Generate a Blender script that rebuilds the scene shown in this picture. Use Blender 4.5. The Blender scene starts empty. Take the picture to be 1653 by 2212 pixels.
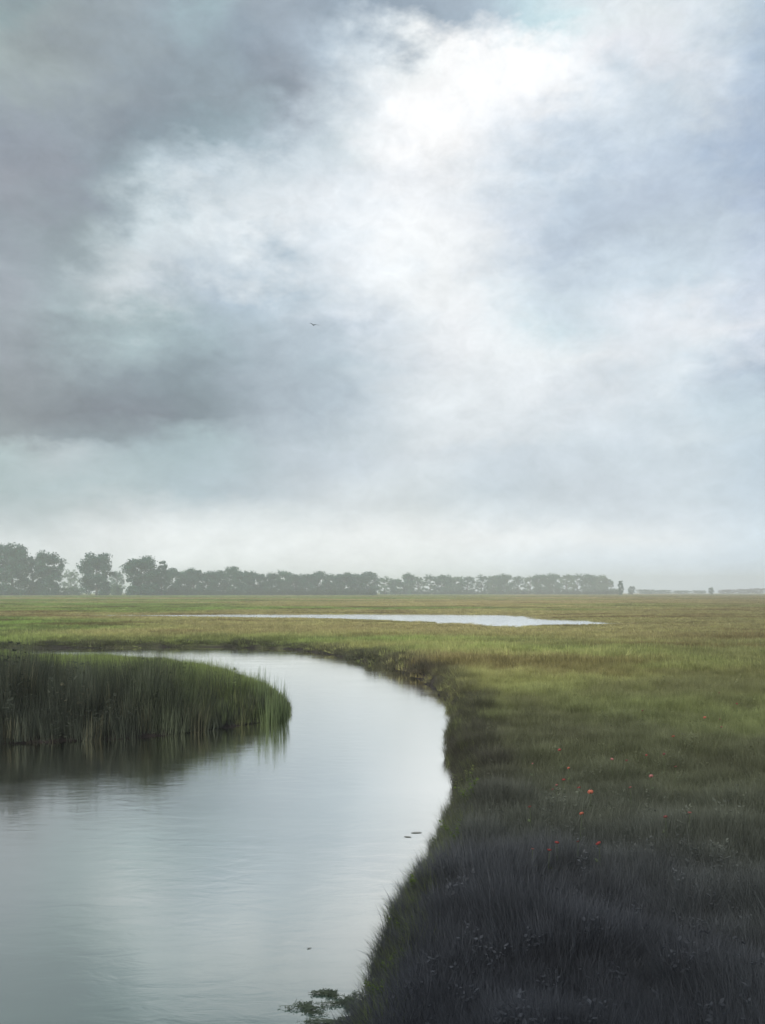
import bpy, math, random
import numpy as np
from mathutils import Vector

SC = bpy.context.scene
COL = SC.collection
rng = np.random.default_rng(7)
random.seed(11)

F = 1900.0      # focal length and frame measured on a 1653 x 2212 drawing of the view
HX, HY = 826.5, 1279.0
CAMZ = 2.6

def wp(X, Y, z=0.0):
    """ground point (height z) seen at drawing position X, Y"""
    d = (CAMZ - z) * F / (Y - HY)
    return ((X - HX) / F * d, d)

# ------------------------------------------------------------------ helpers
def tag(o, label=None, cat=None, group=None, kind=None):
    if label: o['label'] = label
    if cat: o['category'] = cat
    if group: o['group'] = group
    if kind: o['kind'] = kind
    return o

def empty(name, loc, rz=0.0):
    o = bpy.data.objects.new(name, None)
    COL.objects.link(o)
    o.location = loc
    o.rotation_euler = (0, 0, rz)
    o.empty_display_size = 0.2
    return o

def mesh_np(name, verts, faces, mats, smooth=False):
    """faces: (n,3) or (n,4) array"""
    me = bpy.data.meshes.new(name)
    verts = np.asarray(verts, np.float32); faces = np.asarray(faces, np.int32)
    k = faces.shape[1]
    me.vertices.add(len(verts)); me.vertices.foreach_set('co', verts.ravel())
    me.loops.add(faces.size); me.loops.foreach_set('vertex_index', faces.ravel())
    me.polygons.add(len(faces))
    me.polygons.foreach_set('loop_start', np.arange(0, faces.size, k, dtype=np.int32))
    me.update(calc_edges=True)
    if smooth: me.polygons.foreach_set('use_smooth', np.ones(len(faces), bool))
    for m in mats: me.materials.append(m)
    return me

def link(name, me, parent=None):
    o = bpy.data.objects.new(name, me)
    COL.objects.link(o)
    if parent: o.parent = parent
    return o

class MB:
    def __init__(s): s.v = []; s.f = []; s.n = 0
    def add(s, v, f):
        v = np.asarray(v, float); f = np.asarray(f, int)
        s.v.append(v); s.f.append(f + s.n); s.n += len(v)
    def mesh(s, name, mat, smooth=False):
        return mesh_np(name, np.concatenate(s.v), np.concatenate(s.f), [mat], smooth)

def tube(mb, pts, rad, n=6):
    pts = [np.array(p, float) for p in pts]
    rings = []
    for i, p in enumerate(pts):
        a = pts[max(i-1, 0)]; b = pts[min(i+1, len(pts)-1)]
        t = b - a; t /= np.linalg.norm(t) + 1e-9
        u = np.cross(t, [0.31, 0.93, 0.17]); u /= np.linalg.norm(u) + 1e-9
        w = np.cross(t, u)
        ang = np.arange(n) / n * 2 * math.pi
        rings.append(p + rad[i] * (np.cos(ang)[:, None] * u + np.sin(ang)[:, None] * w))
    v = np.concatenate(rings); f = []
    for i in range(len(pts)-1):
        for j in range(n):
            k = (j+1) % n
            f.append((i*n+j, i*n+k, (i+1)*n+k, (i+1)*n+j))
    mb.add(v, f)

def hashn(ix, iy, seed):
    h = (ix * 374761393 + iy * 668265263 + seed * 1442695041) & 0xffffffff
    h = ((h ^ (h >> 13)) * 1274126177) & 0xffffffff
    return ((h ^ (h >> 16)) & 0xffff) / 65535.0

def vnoise(x, y, seed=0):
    x = np.asarray(x, float); y = np.asarray(y, float)
    ix = np.floor(x).astype(np.int64); iy = np.floor(y).astype(np.int64)
    fx = x - ix; fy = y - iy
    fx = fx*fx*(3-2*fx); fy = fy*fy*(3-2*fy)
    a = hashn(ix, iy, seed); b = hashn(ix+1, iy, seed); c = hashn(ix, iy+1, seed); d = hashn(ix+1, iy+1, seed)
    return (a*(1-fx)+b*fx)*(1-fy) + (c*(1-fx)+d*fx)*fy

def fbm(x, y, seed=0, oct=4):
    s = 0; a = 0.5; t = 0
    for i in range(oct):
        s = s + a*vnoise(x*2**i, y*2**i, seed+i*17); t += a; a *= 0.5
    return s / t

def sstep(a, b, x):
    t = np.clip((x-a)/(b-a), 0, 1); return t*t*(3-2*t)

def smooth_line(P, m=6):
    P = np.array(P, float); out = []
    for i in range(len(P)-1):
        p0 = P[max(i-1, 0)]; p1 = P[i]; p2 = P[i+1]; p3 = P[min(i+2, len(P)-1)]
        for t in np.arange(m)/m:
            out.append(0.5*((2*p1)+(-p0+p2)*t+(2*p0-5*p1+4*p2-p3)*t*t+(-p0+3*p1-3*p2+p3)*t**3))
    out.append(P[-1])
    return np.array(out)

def sdist(px, py, poly):
    """signed distance to a closed polygon, negative inside"""
    A = poly; B = np.roll(poly, -1, 0)
    best = np.full(px.shape, 1e18); inside = np.zeros(px.shape, bool)
    for a, b in zip(A, B):
        ex, ey = b - a; L = ex*ex+ey*ey + 1e-12
        wx = px-a[0]; wy = py-a[1]
        t = np.clip((wx*ex+wy*ey)/L, 0, 1)
        dx = wx-ex*t; dy = wy-ey*t
        np.minimum(best, dx*dx+dy*dy, out=best)
        c = ((a[1] <= py) != (b[1] <= py))
        with np.errstate(divide='ignore', invalid='ignore'):
            xi = a[0] + (py-a[1])*ex/(ey if ey != 0 else 1e-12)
        inside ^= (c & (px < xi))
    d = np.sqrt(best)
    return np.where(inside, -d, d)

# ------------------------------------------------------------------ shapes of the water
far_bank = [(-60, 1401), (120, 1400), (300, 1399), (451, 1398), (600, 1402), (676, 1409), (760, 1423), (827, 1438),
            (880, 1456), (925, 1478), (950, 1500), (974, 1530), (978, 1570), (978, 1610), (984, 1660),
            (990, 1700), (984, 1745), (966, 1795), (942, 1850), (912, 1910), (888, 1965), (862, 2025),
            (834, 2090), (808, 2150), (775, 2215)]
fb = [(-46., 42.), (-30., 41.)] + [wp(*p) for p in far_bank]
fb = smooth_line(fb, 5)
RIVER = np.vstack([fb, [(-0.35, 4.2), (-0.9, 2.5), (-1.9, 0.0), (-3.5, -6), (-7, -20), (-70, -20), (-70, 42)]])
isl = [(-20., 14.9), wp(-250, 1612), wp(0, 1606), wp(140, 1600), wp(250, 1596), wp(330, 1591), wp(420, 1581), wp(520, 1567),
       wp(590, 1554), wp(610, 1543), wp(606, 1522), wp(570, 1494), wp(500, 1468), wp(400, 1448), wp(270, 1436), wp(0, 1424), (-22., 36.0)]
ISLAND = np.vstack([smooth_line(isl, 5), [(-70, 37), (-70, 14)]])
pd = [(105, 1329.3), (300, 1327.6), (500, 1326.4), (700, 1326.5), (900, 1327), (1050, 1327.5), (1130, 1329), (1175, 1334), (1230, 1338), (1330, 1341),
      (1395, 1345.5), (1405, 1349), (1330, 1352), (1250, 1354), (1200, 1357), (1120, 1359), (1050, 1357), (1000, 1355), (975, 1350),
      (880, 1345), (780, 1341.5), (700, 1338.5), (480, 1335), (300, 1333.5), (105, 1331.2), (95, 1330)]
POND = smooth_line([wp(*p) for p in pd], 4)

def sdf_all(x, y):
    near = (x > -75) & (x < 40) & (y > -25) & (y < 60)
    dr = np.full(x.shape, 50.0); di = np.full(x.shape, 50.0)
    dr[near] = sdist(x[near], y[near], RIVER)
    di[near] = sdist(x[near], y[near], ISLAND)
    np_ = (x > -90) & (x < 70) & (y > 35) & (y < 150)
    dp = np.full(x.shape, 60.0)
    dp[np_] = sdist(x[np_], y[np_], POND)
    return dr, di, dp

def height(x, y, wob=True):
    x = np.asarray(x, float); y = np.asarray(y, float)
    dr, di, dp = sdf_all(x, y)
    w = (fbm(x*1.7, y*1.7, 3, 3)-.5)*.28*np.clip(y/14, .5, 1.5)
    dr = dr + w; di = di + w*.6
    s = np.maximum(dr, -di)
    bank = np.where(di < 3, 0.14, np.where(y < 12, .20, .20+.10*sstep(12, 24, y)-.13*sstep(30, 37, y)))
    bank = bank*(1-sstep(44, 58, y)) + 0.07*sstep(44, 58, y)
    bank = bank + sstep(110, 300, y)*.12
    h = np.where(s > 0, bank*sstep(-0.03, 0.32, s), np.maximum(-0.8, s*1.1))
    land = sstep(0.1, 1.2, s)
    h = h + land*(fbm(x*.5, y*.5, 9, 4)-.5)*.16*(1-.7*sstep(45, 60, y)*(1-sstep(115, 160, y)))
    h = h + land*(fbm(x*3, y*3, 19, 2)-.5)*.05*(y < 60)
    pw = (fbm(x*.10, y*.55, 31, 4)-.5)*5.5 + (fbm(x*.35, y*1.6, 37, 3)-.5)*6.0*sstep(-12, 16, x)
    dpp = dp*1.0 + 1.1 + .8*(1-sstep(-30, 5, x)) + 1.4*sstep(10, 24, x) + pw*1.15*np.clip(1.2-np.abs(dp)/14, 0, 1)
    h = np.where(dp < 14, h*sstep(-.5, 9, dpp) + (-.25)*(1-sstep(-3.5, 1.0, dpp)), h)
    return h, s, dpp

# ------------------------------------------------------------------ plant colours by place (kinds of growth, plus shade painted into the near tones)
OLIVE = np.array([.22, .275, .095]); BRIGHT = np.array([.31, .43, .125]); OCHRE = np.array([.52, .43, .22])
SHADE_MID = np.array([.134, .142, .090]); SHADE_NEAR = np.array([.086, .094, .122]); RUST = np.array([.17, .11, .055])

def lerp(a, b, t): return a*(1-t)[:, None] + b*t[:, None]

def growth(x, y, rnd):
    x = np.asarray(x, float); y = np.asarray(y, float)
    d = np.sqrt(x*x+y*y)
    n1 = fbm(x*.06+3, y*.10, 41, 4); n2 = fbm(x*.35, y*.35, 55, 4); n3 = fbm(x*.018, y*.03, 71, 4)
    c = np.repeat(OLIVE[None], len(x), 0)
    c = lerp(c, BRIGHT, sstep(.40, .62, n2+.25*(n1-.5)))
    side = sstep(-.15, .55, x/np.maximum(d, 1))
    oc = sstep(.46, .64, n3 + .10*side*sstep(60, 200, d) + .12*(n2-.5))*(.25+.65*sstep(12, 30, d))
    c = lerp(c, OCHRE, np.clip(oc*.75 + .40*side*sstep(70, 220, d), 0, 1))
    c = lerp(c, np.array([.27, .26, .12]), sstep(.12, .40, x/np.maximum(d, 1))*.65*sstep(14, 26, d))
    ru = sstep(.55, .7, fbm(x*.09+9, y*.3, 83, 3))*.55*sstep(10, 30, d)
    c = lerp(c, RUST, ru)
    mid_shade = 1-sstep(13, 27, d+(n1-.5)*12+(n2-.5)*7)  # grass and soil colour darkened toward the viewer to stand for shade
    c = lerp(c, SHADE_MID, mid_shade*.9)
    near_shade = 1-sstep(5.2, 13.5, d+(n1-.5)*5+(n2-.5)*3.5)
    c = lerp(c, SHADE_NEAR, near_shade*.85)
    c = c*(.78+.44*rnd)[:, None]
    return c

# ------------------------------------------------------------------ materials
def new_mat(name):
    m = bpy.data.materials.new(name); m.use_nodes = True
    nt = m.node_tree; nt.nodes.clear()
    return m, nt, nt.nodes, nt.links

def leaf_material(name, mode, col=None, trans=.35, var=.35, rough=.6):
    """mode 'inst' reads the colour carried by each tuft, 'obj' uses col with noise"""
    m, nt, N, L = new_mat(name)
    out = N.new('ShaderNodeOutputMaterial')
    if mode == 'inst':
        at = N.new('ShaderNodeAttribute'); at.attribute_type = 'INSTANCER'; at.attribute_name = 'gcol'
        csock = at.outputs['Color']
    else:
        rgb = N.new('ShaderNodeRGB'); rgb.outputs[0].default_value = (*col, 1); csock = rgb.outputs[0]
    geo = N.new('ShaderNodeNewGeometry')
    noi = N.new('ShaderNodeTexNoise'); noi.inputs['Scale'].default_value = 2.3 if mode == 'inst' else .35
    noi.inputs['Detail'].default_value = 3
    L.new(geo.outputs['Position'], noi.inputs['Vector'])
    mr = N.new('ShaderNodeMapRange'); mr.inputs[1].default_value = .3; mr.inputs[2].default_value = .7
    mr.inputs[3].default_value = 1-var; mr.inputs[4].default_value = 1+var
    L.new(noi.outputs[0], mr.inputs[0])
    rpi = N.new('ShaderNodeMapRange'); rpi.inputs[3].default_value = .75; rpi.inputs[4].default_value = 1.25
    L.new(geo.outputs['Random Per Island'], rpi.inputs[0])
    mu = N.new('ShaderNodeMath'); mu.operation = 'MULTIPLY'
    L.new(mr.outputs[0], mu.inputs[0]); L.new(rpi.outputs[0], mu.inputs[1])
    vm = N.new('ShaderNodeVectorMath'); vm.operation = 'SCALE'
    L.new(csock, vm.inputs[0]); L.new(mu.outputs[0], vm.inputs['Scale'])
    pb = N.new('ShaderNodeBsdfPrincipled'); pb.inputs['Roughness'].default_value = rough
    pb.inputs['Specular IOR Level'].default_value = .15
    L.new(vm.outputs[0], pb.inputs['Base Color'])
    tr = N.new('ShaderNodeBsdfTranslucent')
    L.new(vm.outputs[0], tr.inputs['Color'])
    mx = N.new('ShaderNodeMixShader'); mx.inputs[0].default_value = trans
    L.new(pb.outputs[0], mx.inputs[1]); L.new(tr.outputs[0], mx.inputs[2])
    L.new(mx.outputs[0], out.inputs[0])
    return m

M_GRASS = leaf_material('grass_blades', 'inst', trans=.38, var=.25)

def bark_material():
    m, nt, N, L = new_mat('bark')
    out = N.new('ShaderNodeOutputMaterial'); pb = N.new('ShaderNodeBsdfPrincipled')
    tc = N.new('ShaderNodeTexCoord'); no = N.new('ShaderNodeTexNoise'); no.inputs['Scale'].default_value = 3
    no.inputs['Detail'].default_value = 5
    mp = N.new('ShaderNodeMapping'); mp.inputs['Scale'].default_value = (3, 3, .5)
    L.new(tc.outputs['Object'], mp.inputs[0]); L.new(mp.outputs[0], no.inputs['Vector'])
    cr = N.new('ShaderNodeValToRGB'); cr.color_ramp.elements[0].color = (.035, .03, .024, 1); cr.color_ramp.elements[1].color = (.12, .10, .08, 1)
    L.new(no.outputs[0], cr.inputs[0]); L.new(cr.outputs[0], pb.inputs['Base Color'])
    pb.inputs['Roughness'].default_value = .9
    bp = N.new('ShaderNodeBump'); bp.inputs['Strength'].default_value = .5; L.new(no.outputs[0], bp.inputs['Height']); L.new(bp.outputs[0], pb.inputs['Normal'])
    L.new(pb.outputs[0], out.inputs[0])
    return m
M_BARK = bark_material()

def simple_mat(name, col, rough=.6, var=.2, scale=20, trans=0):
    m, nt, N, L = new_mat(name)
    out = N.new('ShaderNodeOutputMaterial'); pb = N.new('ShaderNodeBsdfPrincipled')
    tc = N.new('ShaderNodeTexCoord'); no = N.new('ShaderNodeTexNoise'); no.inputs['Scale'].default_value = scale
    L.new(tc.outputs['Object'], no.inputs['Vector'])
    mr = N.new('ShaderNodeMapRange'); mr.inputs[3].default_value = 1-var*2; mr.inputs[4].default_value = 1+var*2
    L.new(no.outputs[0], mr.inputs[0])
    vm = N.new('ShaderNodeVectorMath'); vm.operation = 'SCALE'; vm.inputs[0].default_value = col
    L.new(mr.outputs[0], vm.inputs['Scale']); L.new(vm.outputs[0], pb.inputs['Base Color'])
    pb.inputs['Roughness'].default_value = rough
    L.new(pb.outputs[0], out.inputs[0])
    return m

def ground_material():
    m, nt, N, L = new_mat('marsh_ground')
    out = N.new('ShaderNodeOutputMaterial'); pb = N.new('ShaderNodeBsdfPrincipled')
    at = N.new('ShaderNodeAttribute'); at.attribute_name = 'soil'
    geo = N.new('ShaderNodeNewGeometry')
    n1 = N.new('ShaderNodeTexNoise'); n1.inputs['Scale'].default_value = .9; n1.inputs['Detail'].default_value = 9; n1.inputs['Roughness'].default_value = .7
    L.new(geo.outputs['Position'], n1.inputs['Vector'])
    mp = N.new('ShaderNodeMapping'); mp.inputs['Scale'].default_value = (.012, .12, 1)
    L.new(geo.outputs['Position'], mp.inputs[0])
    n2 = N.new('ShaderNodeTexNoise'); n2.inputs['Scale'].default_value = 1; n2.inputs['Detail'].default_value = 7
    L.new(mp.outputs[0], n2.inputs['Vector'])
    a = N.new('ShaderNodeMapRange'); a.inputs[1].default_value = .3; a.inputs[2].default_value = .7; a.inputs[3].default_value = .62; a.inputs[4].default_value = 1.35
    L.new(n1.outputs[0], a.inputs[0])
    b = N.new('ShaderNodeMapRange'); b.inputs[1].default_value = .35; b.inputs[2].default_value = .65; b.inputs[3].default_value = .78; b.inputs[4].default_value = 1.2
    L.new(n2.outputs[0], b.inputs[0])
    mu = N.new('ShaderNodeMath'); mu.operation = 'MULTIPLY'; L.new(a.outputs[0], mu.inputs[0]); L.new(b.outputs[0], mu.inputs[1])
    vm = N.new('ShaderNodeVectorMath'); vm.operation = 'SCALE'
    L.new(at.outputs['Color'], vm.inputs[0]); L.new(mu.outputs[0], vm.inputs['Scale'])
    L.new(vm.outputs[0], pb.inputs['Base Color'])
    pb.inputs['Roughness'].default_value = .95; pb.inputs['Specular IOR Level'].default_value = .15
    bp = N.new('ShaderNodeBump'); bp.inputs['Strength'].default_value = .6; bp.inputs['Distance'].default_value = .08
    L.new(n1.outputs[0], bp.inputs['Height']); L.new(bp.outputs[0], pb.inputs['Normal'])
    L.new(pb.outputs[0], out.inputs[0])
    return m

def water_material(name, body, gloss, rough, bump=.03):
    m, nt, N, L = new_mat(name)
    out = N.new('ShaderNodeOutputMaterial')
    geo = N.new('ShaderNodeNewGeometry')
    mp = N.new('ShaderNodeMapping'); mp.inputs['Scale'].default_value = (1.1, 2.6, 1); mp.inputs['Rotation'].default_value = (0, 0, .25)
    L.new(geo.outputs['Position'], mp.inputs[0])
    n1 = N.new('ShaderNodeTexNoise'); n1.inputs['Scale'].default_value = 2.2; n1.inputs['Detail'].default_value = 6; n1.inputs['Roughness'].default_value = .55; n1.inputs['Distortion'].default_value = .6
    L.new(mp.outputs[0], n1.inputs['Vector'])
    bp = N.new('ShaderNodeBump'); bp.inputs['Strength'].default_value = bump; bp.inputs['Distance'].default_value = .05
    L.new(n1.outputs[0], bp.inputs['Height'])
    # calm and ruffled patches
    mp2 = N.new('ShaderNodeMapping'); mp2.inputs['Scale'].default_value = (.25, .9, 1); mp2.inputs['Rotation'].default_value = (0, 0, -.15)
    L.new(geo.outputs['Position'], mp2.inputs[0])
    n2 = N.new('ShaderNodeTexNoise'); n2.inputs['Scale'].default_value = 1.3; n2.inputs['Detail'].default_value = 7; n2.inputs['Roughness'].default_value = .6
    L.new(mp2.outputs[0], n2.inputs['Vector'])
    rr = N.new('ShaderNodeMapRange'); rr.inputs[1].default_value = .35; rr.inputs[2].default_value = .65; rr.inputs[3].default_value = rough*.6; rr.inputs[4].default_value = rough*1.6
    L.new(n2.outputs[0], rr.inputs[0])
    gl = N.new('ShaderNodeBsdfGlossy'); gl.inputs['Color'].default_value = (*gloss, 1)
    L.new(rr.outputs[0], gl.inputs['Roughness']); L.new(bp.outputs[0], gl.inputs['Normal'])
    df = N.new('ShaderNodeBsdfDiffuse')
    br = N.new('ShaderNodeMapRange'); br.inputs[1].default_value = .3; br.inputs[2].default_value = .7; br.inputs[3].default_value = .8; br.inputs[4].default_value = 1.2
    L.new(n2.outputs[0], br.inputs[0])
    vm = N.new('ShaderNodeVectorMath'); vm.operation = 'SCALE'; vm.inputs[0].default_value = body
    L.new(br.outputs[0], vm.inputs['Scale']); L.new(vm.outputs[0], df.inputs['Color'])
    lw = N.new('ShaderNodeLayerWeight'); lw.inputs['Blend'].default_value = .5
    fr = N.new('ShaderNodeMapRange'); fr.inputs[1].default_value = 0.52; fr.inputs[2].default_value = .78; fr.inputs[3].default_value = .26; fr.inputs[4].default_value = 1.0
    L.new(lw.outputs['Facing'], fr.inputs[0])
    mx = N.new('ShaderNodeMixShader')
    L.new(fr.outputs[0], mx.inputs[0]); L.new(df.outputs[0], mx.inputs[1]); L.new(gl.outputs[0], mx.inputs[2])
    L.new(mx.outputs[0], out.inputs[0])
    return m

# ------------------------------------------------------------------ ground sheet
def axis(lo, hi, s, n):
    t = np.linspace(math.asinh(lo/s), math.asinh(hi/s), n)
    return np.sinh(t)*s
gx = axis(-1600, 1600, 5, 760)
gy = axis(-160, 2000, 5, 900)
GX, GY = np.meshgrid(gx, gy)
gz, gs, gp = height(GX.ravel(), GY.ravel())
v = np.stack([GX.ravel(), GY.ravel(), gz], 1)
nx, ny = len(gx), len(gy)
idx = np.arange(nx*ny).reshape(ny, nx)
f = np.stack([idx[:-1, :-1], idx[:-1, 1:], idx[1:, 1:], idx[1:, :-1]], -1).reshape(-1, 4)
me = mesh_np('ground', v, f, [ground_material()], True)
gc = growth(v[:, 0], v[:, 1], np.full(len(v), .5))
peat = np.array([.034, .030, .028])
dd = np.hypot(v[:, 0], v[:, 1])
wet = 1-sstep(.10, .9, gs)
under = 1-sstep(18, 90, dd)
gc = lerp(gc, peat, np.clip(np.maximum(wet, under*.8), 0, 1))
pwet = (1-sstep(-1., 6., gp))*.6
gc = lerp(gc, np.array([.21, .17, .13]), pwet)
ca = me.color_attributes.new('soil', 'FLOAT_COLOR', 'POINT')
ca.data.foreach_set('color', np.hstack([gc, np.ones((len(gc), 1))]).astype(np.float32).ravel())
ground = tag(link('ground', me), 'flat green and ochre marsh meadow with peaty banks', None, kind='structure')

def sheet(name, x0, x1, y0, y1, mat, z=0.0):
    n = 2
    me = mesh_np(name, [(x0, y0, z), (x1, y0, z), (x1, y1, z), (x0, y1, z)], [(0, 1, 2, 3)], [mat])
    return tag(link(name, me), kind='structure')
sheet('river', -69, 9, -19, 43.5, water_material('river_water', (.095, .155, .130), (1.0, .988, .95), .085, .055))['label'] = 'pale still river curving round the dark reed island'
sheet('pond', -62, 42, 50, 118, water_material('pond_water', (.40, .44, .47), (.95, .97, 1.), .10, .05))['label'] = 'thin silvery pool lying across the far meadow'

# ------------------------------------------------------------------ grass tufts
TUFTS = bpy.data.collections.new('tuft_sources')
def blade(mb, x, y, h, w, lean, az, bend, seg=3):
    ts = np.linspace(0, 1, seg+1)
    ca, sa = math.cos(az), math.sin(az)
    wa = az + math.pi/2 + random.uniform(-.6, .6)
    wx, wy = math.cos(wa), math.sin(wa)
    vs = []; fs = []
    for i, t in enumerate(ts):
        r = lean*t + bend*t*t
        z = h*t*(1-.25*abs(bend)/max(h, .01)*t)
        ww = w*(1-t**1.6)*.5 + w*.04
        cx, cy = x+ca*r, y+sa*r
        vs += [(cx-wx*ww, cy-wy*ww, z), (cx+wx*ww, cy+wy*ww, z)]
    for i in range(seg):
        fs.append((2*i, 2*i+1, 2*i+3, 2*i+2))
    mb.add(vs, fs)

def leafspray(mb, c, size, n, flat=.6):
    """small pointed leaves round point c"""
    for i in range(n):
        a = random.uniform(0, 2*math.pi); e = random.uniform(-.3, 1.0)*flat
        d = np.array([math.cos(a)*math.cos(e), math.sin(a)*math.cos(e), math.sin(e)])
        s = np.cross(d, [0, 0, 1.]); s /= np.linalg.norm(s)+1e-6
        s = s*math.cos(a*3)+np.cross(d, s)*math.sin(a*3)*.6
        L_ = size*random.uniform(.6, 1.2); W = L_*.3
        p = np.array(c)+d*random.uniform(0, size*.3)
        mb.add([p, p+d*L_*.5+s*W, p+d*L_, p+d*L_*.5-s*W], [(0, 1, 2, 3)])

def tuft_source(name, kind, n, R, h, w, mat=M_GRASS):
    mb = MB()
    for i in range(n):
        r = R*math.sqrt(random.random()); a = random.uniform(0, 2*math.pi)
        hh = h*random.uniform(.45, 1.1)
        if kind == 'grass':
            blade(mb, r*math.cos(a), r*math.sin(a), hh, w*random.uniform(.6, 1.3), hh*random.uniform(.0, .3), a+random.uniform(-1, 1), hh*random.uniform(.05, .5))
        elif kind == 'reed':
            blade(mb, r*math.cos(a), r*math.sin(a), hh, w*random.uniform(.6, 1.3), hh*random.uniform(-.06, .12), a+random.uniform(-1, 1), hh*random.uniform(-.05, .25), 4)
        elif kind == 'herb':
            x, y = r*math.cos(a), r*math.sin(a)
            blade(mb, x, y, hh, w*.5, hh*.1, a, hh*.1, 2)
            for k in range(5):
                leafspray(mb, (x+math.cos(a)*hh*.15*k/5, y+math.sin(a)*hh*.15*k/5, hh*(.25+.17*k)), w*7, 3)
    me = mb.mesh(name, mat)
    o = bpy.data.objects.new(name, me)
    TUFTS.objects.link(o)
    return o
kinds = []
for k in range(5): tuft_source('tuft_a%d' % k, 'grass', 64, .13, .23, .0043)      # 0-4 near meadow
for k in range(3): tuft_source('tuft_b%d' % k, 'grass', 90, .45, .24, .016)        # 5-7 far meadow
for k in range(4): tuft_source('tuft_c%d' % k, 'reed', 52, .22, 1.0, .0085)         # 8-11 reeds
for k in range(3): tuft_source('tuft_d%d' % k, 'herb', 14, .20, .9, .010)          # 12-14 leafy herbs
for k in range(2): tuft_source('tuft_e%d' % k, 'herb', 10, .10, .24, .0042)        # 15-16 small herbs
for k in range(2): tuft_source('tuft_f%d' % k, 'grass', 160, 1.6, .30, .05)        # 17-18 distance

def gn_group():
    g = bpy.data.node_groups.new('scatter_tufts', 'GeometryNodeTree')
    g.interface.new_socket('Geometry', in_out='INPUT', socket_type='NodeSocketGeometry')
    g.interface.new_socket('Geometry', in_out='OUTPUT', socket_type='NodeSocketGeometry')
    N, L = g.nodes, g.links
    gi = N.new('NodeGroupInput'); go = N.new('NodeGroupOutput')
    ci = N.new('GeometryNodeCollectionInfo'); ci.inputs['Collection'].default_value = TUFTS
    ci.inputs['Separate Children'].default_value = True; ci.inputs['Reset Children'].default_value = True
    ip = N.new('GeometryNodeInstanceOnPoints'); ip.inputs['Pick Instance'].default_value = True
    def na(nm, ty):
        a = N.new('GeometryNodeInputNamedAttribute'); a.data_type = ty; a.inputs['Name'].default_value = nm
        return a.outputs['Attribute']
    L.new(gi.outputs[0], ip.inputs['Points']); L.new(ci.outputs[0], ip.inputs['Instance'])
    L.new(na('idx', 'INT'), ip.inputs['Instance Index'])
    L.new(na('rotv', 'FLOAT_VECTOR'), ip.inputs['Rotation'])
    L.new(na('scl', 'FLOAT_VECTOR'), ip.inputs['Scale'])
    L.new(ip.outputs[0], go.inputs[0])
    return g
GN = gn_group()

def scatter(name, x, y, z, idx_, rot, scl, col, label, cat=None):
    me = bpy.data.meshes.new(name)
    n = len(x)
    me.vertices.add(n)
    me.vertices.foreach_set('co', np.stack([x, y, z], 1).astype(np.float32).ravel())
    a = me.attributes.new('idx', 'INT', 'POINT'); a.data.foreach_set('value', idx_.astype(np.int32))
    a = me.attributes.new('rotv', 'FLOAT_VECTOR', 'POINT'); a.data.foreach_set('vector', rot.astype(np.float32).ravel())
    a = me.attributes.new('scl', 'FLOAT_VECTOR', 'POINT'); a.data.foreach_set('vector', scl.astype(np.float32).ravel())
    a = me.attributes.new('gcol', 'FLOAT_COLOR', 'POINT'); a.data.foreach_set('color', np.hstack([col, np.ones((n, 1))]).astype(np.float32).ravel())
    o = link(name, me)
    md = o.modifiers.new('scatter', 'NODES'); md.node_group = GN
    tag(o, label, cat, kind='stuff')
    print(name, n, 'tufts')
    return o

def rotv(n, tilt=.15):
    return np.stack([rng.normal(0, tilt, n), rng.normal(0, tilt, n), rng.uniform(0, 6.28, n)], 1)

def fan(n, d0, d1, power, half=.62):
    """points spread over the ground ahead, denser near"""
    u = rng.random(n)
    d = (d0**(power)+(d1**power-d0**power)*u)**(1/power)
    a = rng.uniform(-1, 1, n)*half
    return d*np.sin(a), d*np.cos(a)

# meadow
x, y = fan(330000, 3.2, 130, .42)
h, s, dp = height(x, y)
di = sdist(x, y, ISLAND)
ok = (s > .02) & (di > 0) & (dp > .5)
x, y, h, s, dp = x[ok], y[ok], h[ok], s[ok], dp[ok]
d = np.hypot(x, y)
n = len(x)
rnd = rng.random(n)
gi_ = rng.integers(0, 5, n)
gi_ = np.where(d > 26, rng.integers(5, 8, n), gi_)
herb = (d < 24) & (rng.random(n) < .02)
gi_ = np.where(herb, rng.integers(15, 17, n), gi_)
hs = rng.uniform(.65, 1.25, n)*(.55+.75*fbm(x*.8, y*.8, 91, 3)+.55*sstep(.5, .75, fbm(x*2.1, y*2.1, 95, 2)))
hs *= np.where(dp < 12, .35+.45*np.clip(dp/12, 0, 1), 1)
hs *= np.where(s < .35, .75, 1.0)
hs *= np.where((y > 33) & (s < 1.5), .6, 1.0)
hs *= (1-.35*sstep(26, 60, d))
wd = 1.0+.3*sstep(26, 60, d)
scl = np.stack([wd*hs**.3, wd*hs**.3, hs], 1)
edge = s < .30
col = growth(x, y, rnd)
m = edge & (rng.random(n) < .30) & (d > 4)
col[m] = col[m]*.4+np.array([.19, .24, .07])*.6
bk = (1-sstep(.35, 1.1, s+(fbm(x*1.5, y*1.5, 23, 2)-.5)*.8))*sstep(8, 12, y)*(rng.random(n) < .85)*.8
col = lerp(col, np.array([.062, .058, .052]), bk)
# banks of the far side: brown peat shows, few tufts
keep = ~((s < .42) & (y > 19) & (rng.random(n) < .6))
sel = keep
scatter('meadow_grass', x[sel], y[sel], h[sel]-.01, gi_[sel], rotv(n)[sel], scl[sel], col[sel], 'green and ochre meadow grass on the marsh banks')

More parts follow.
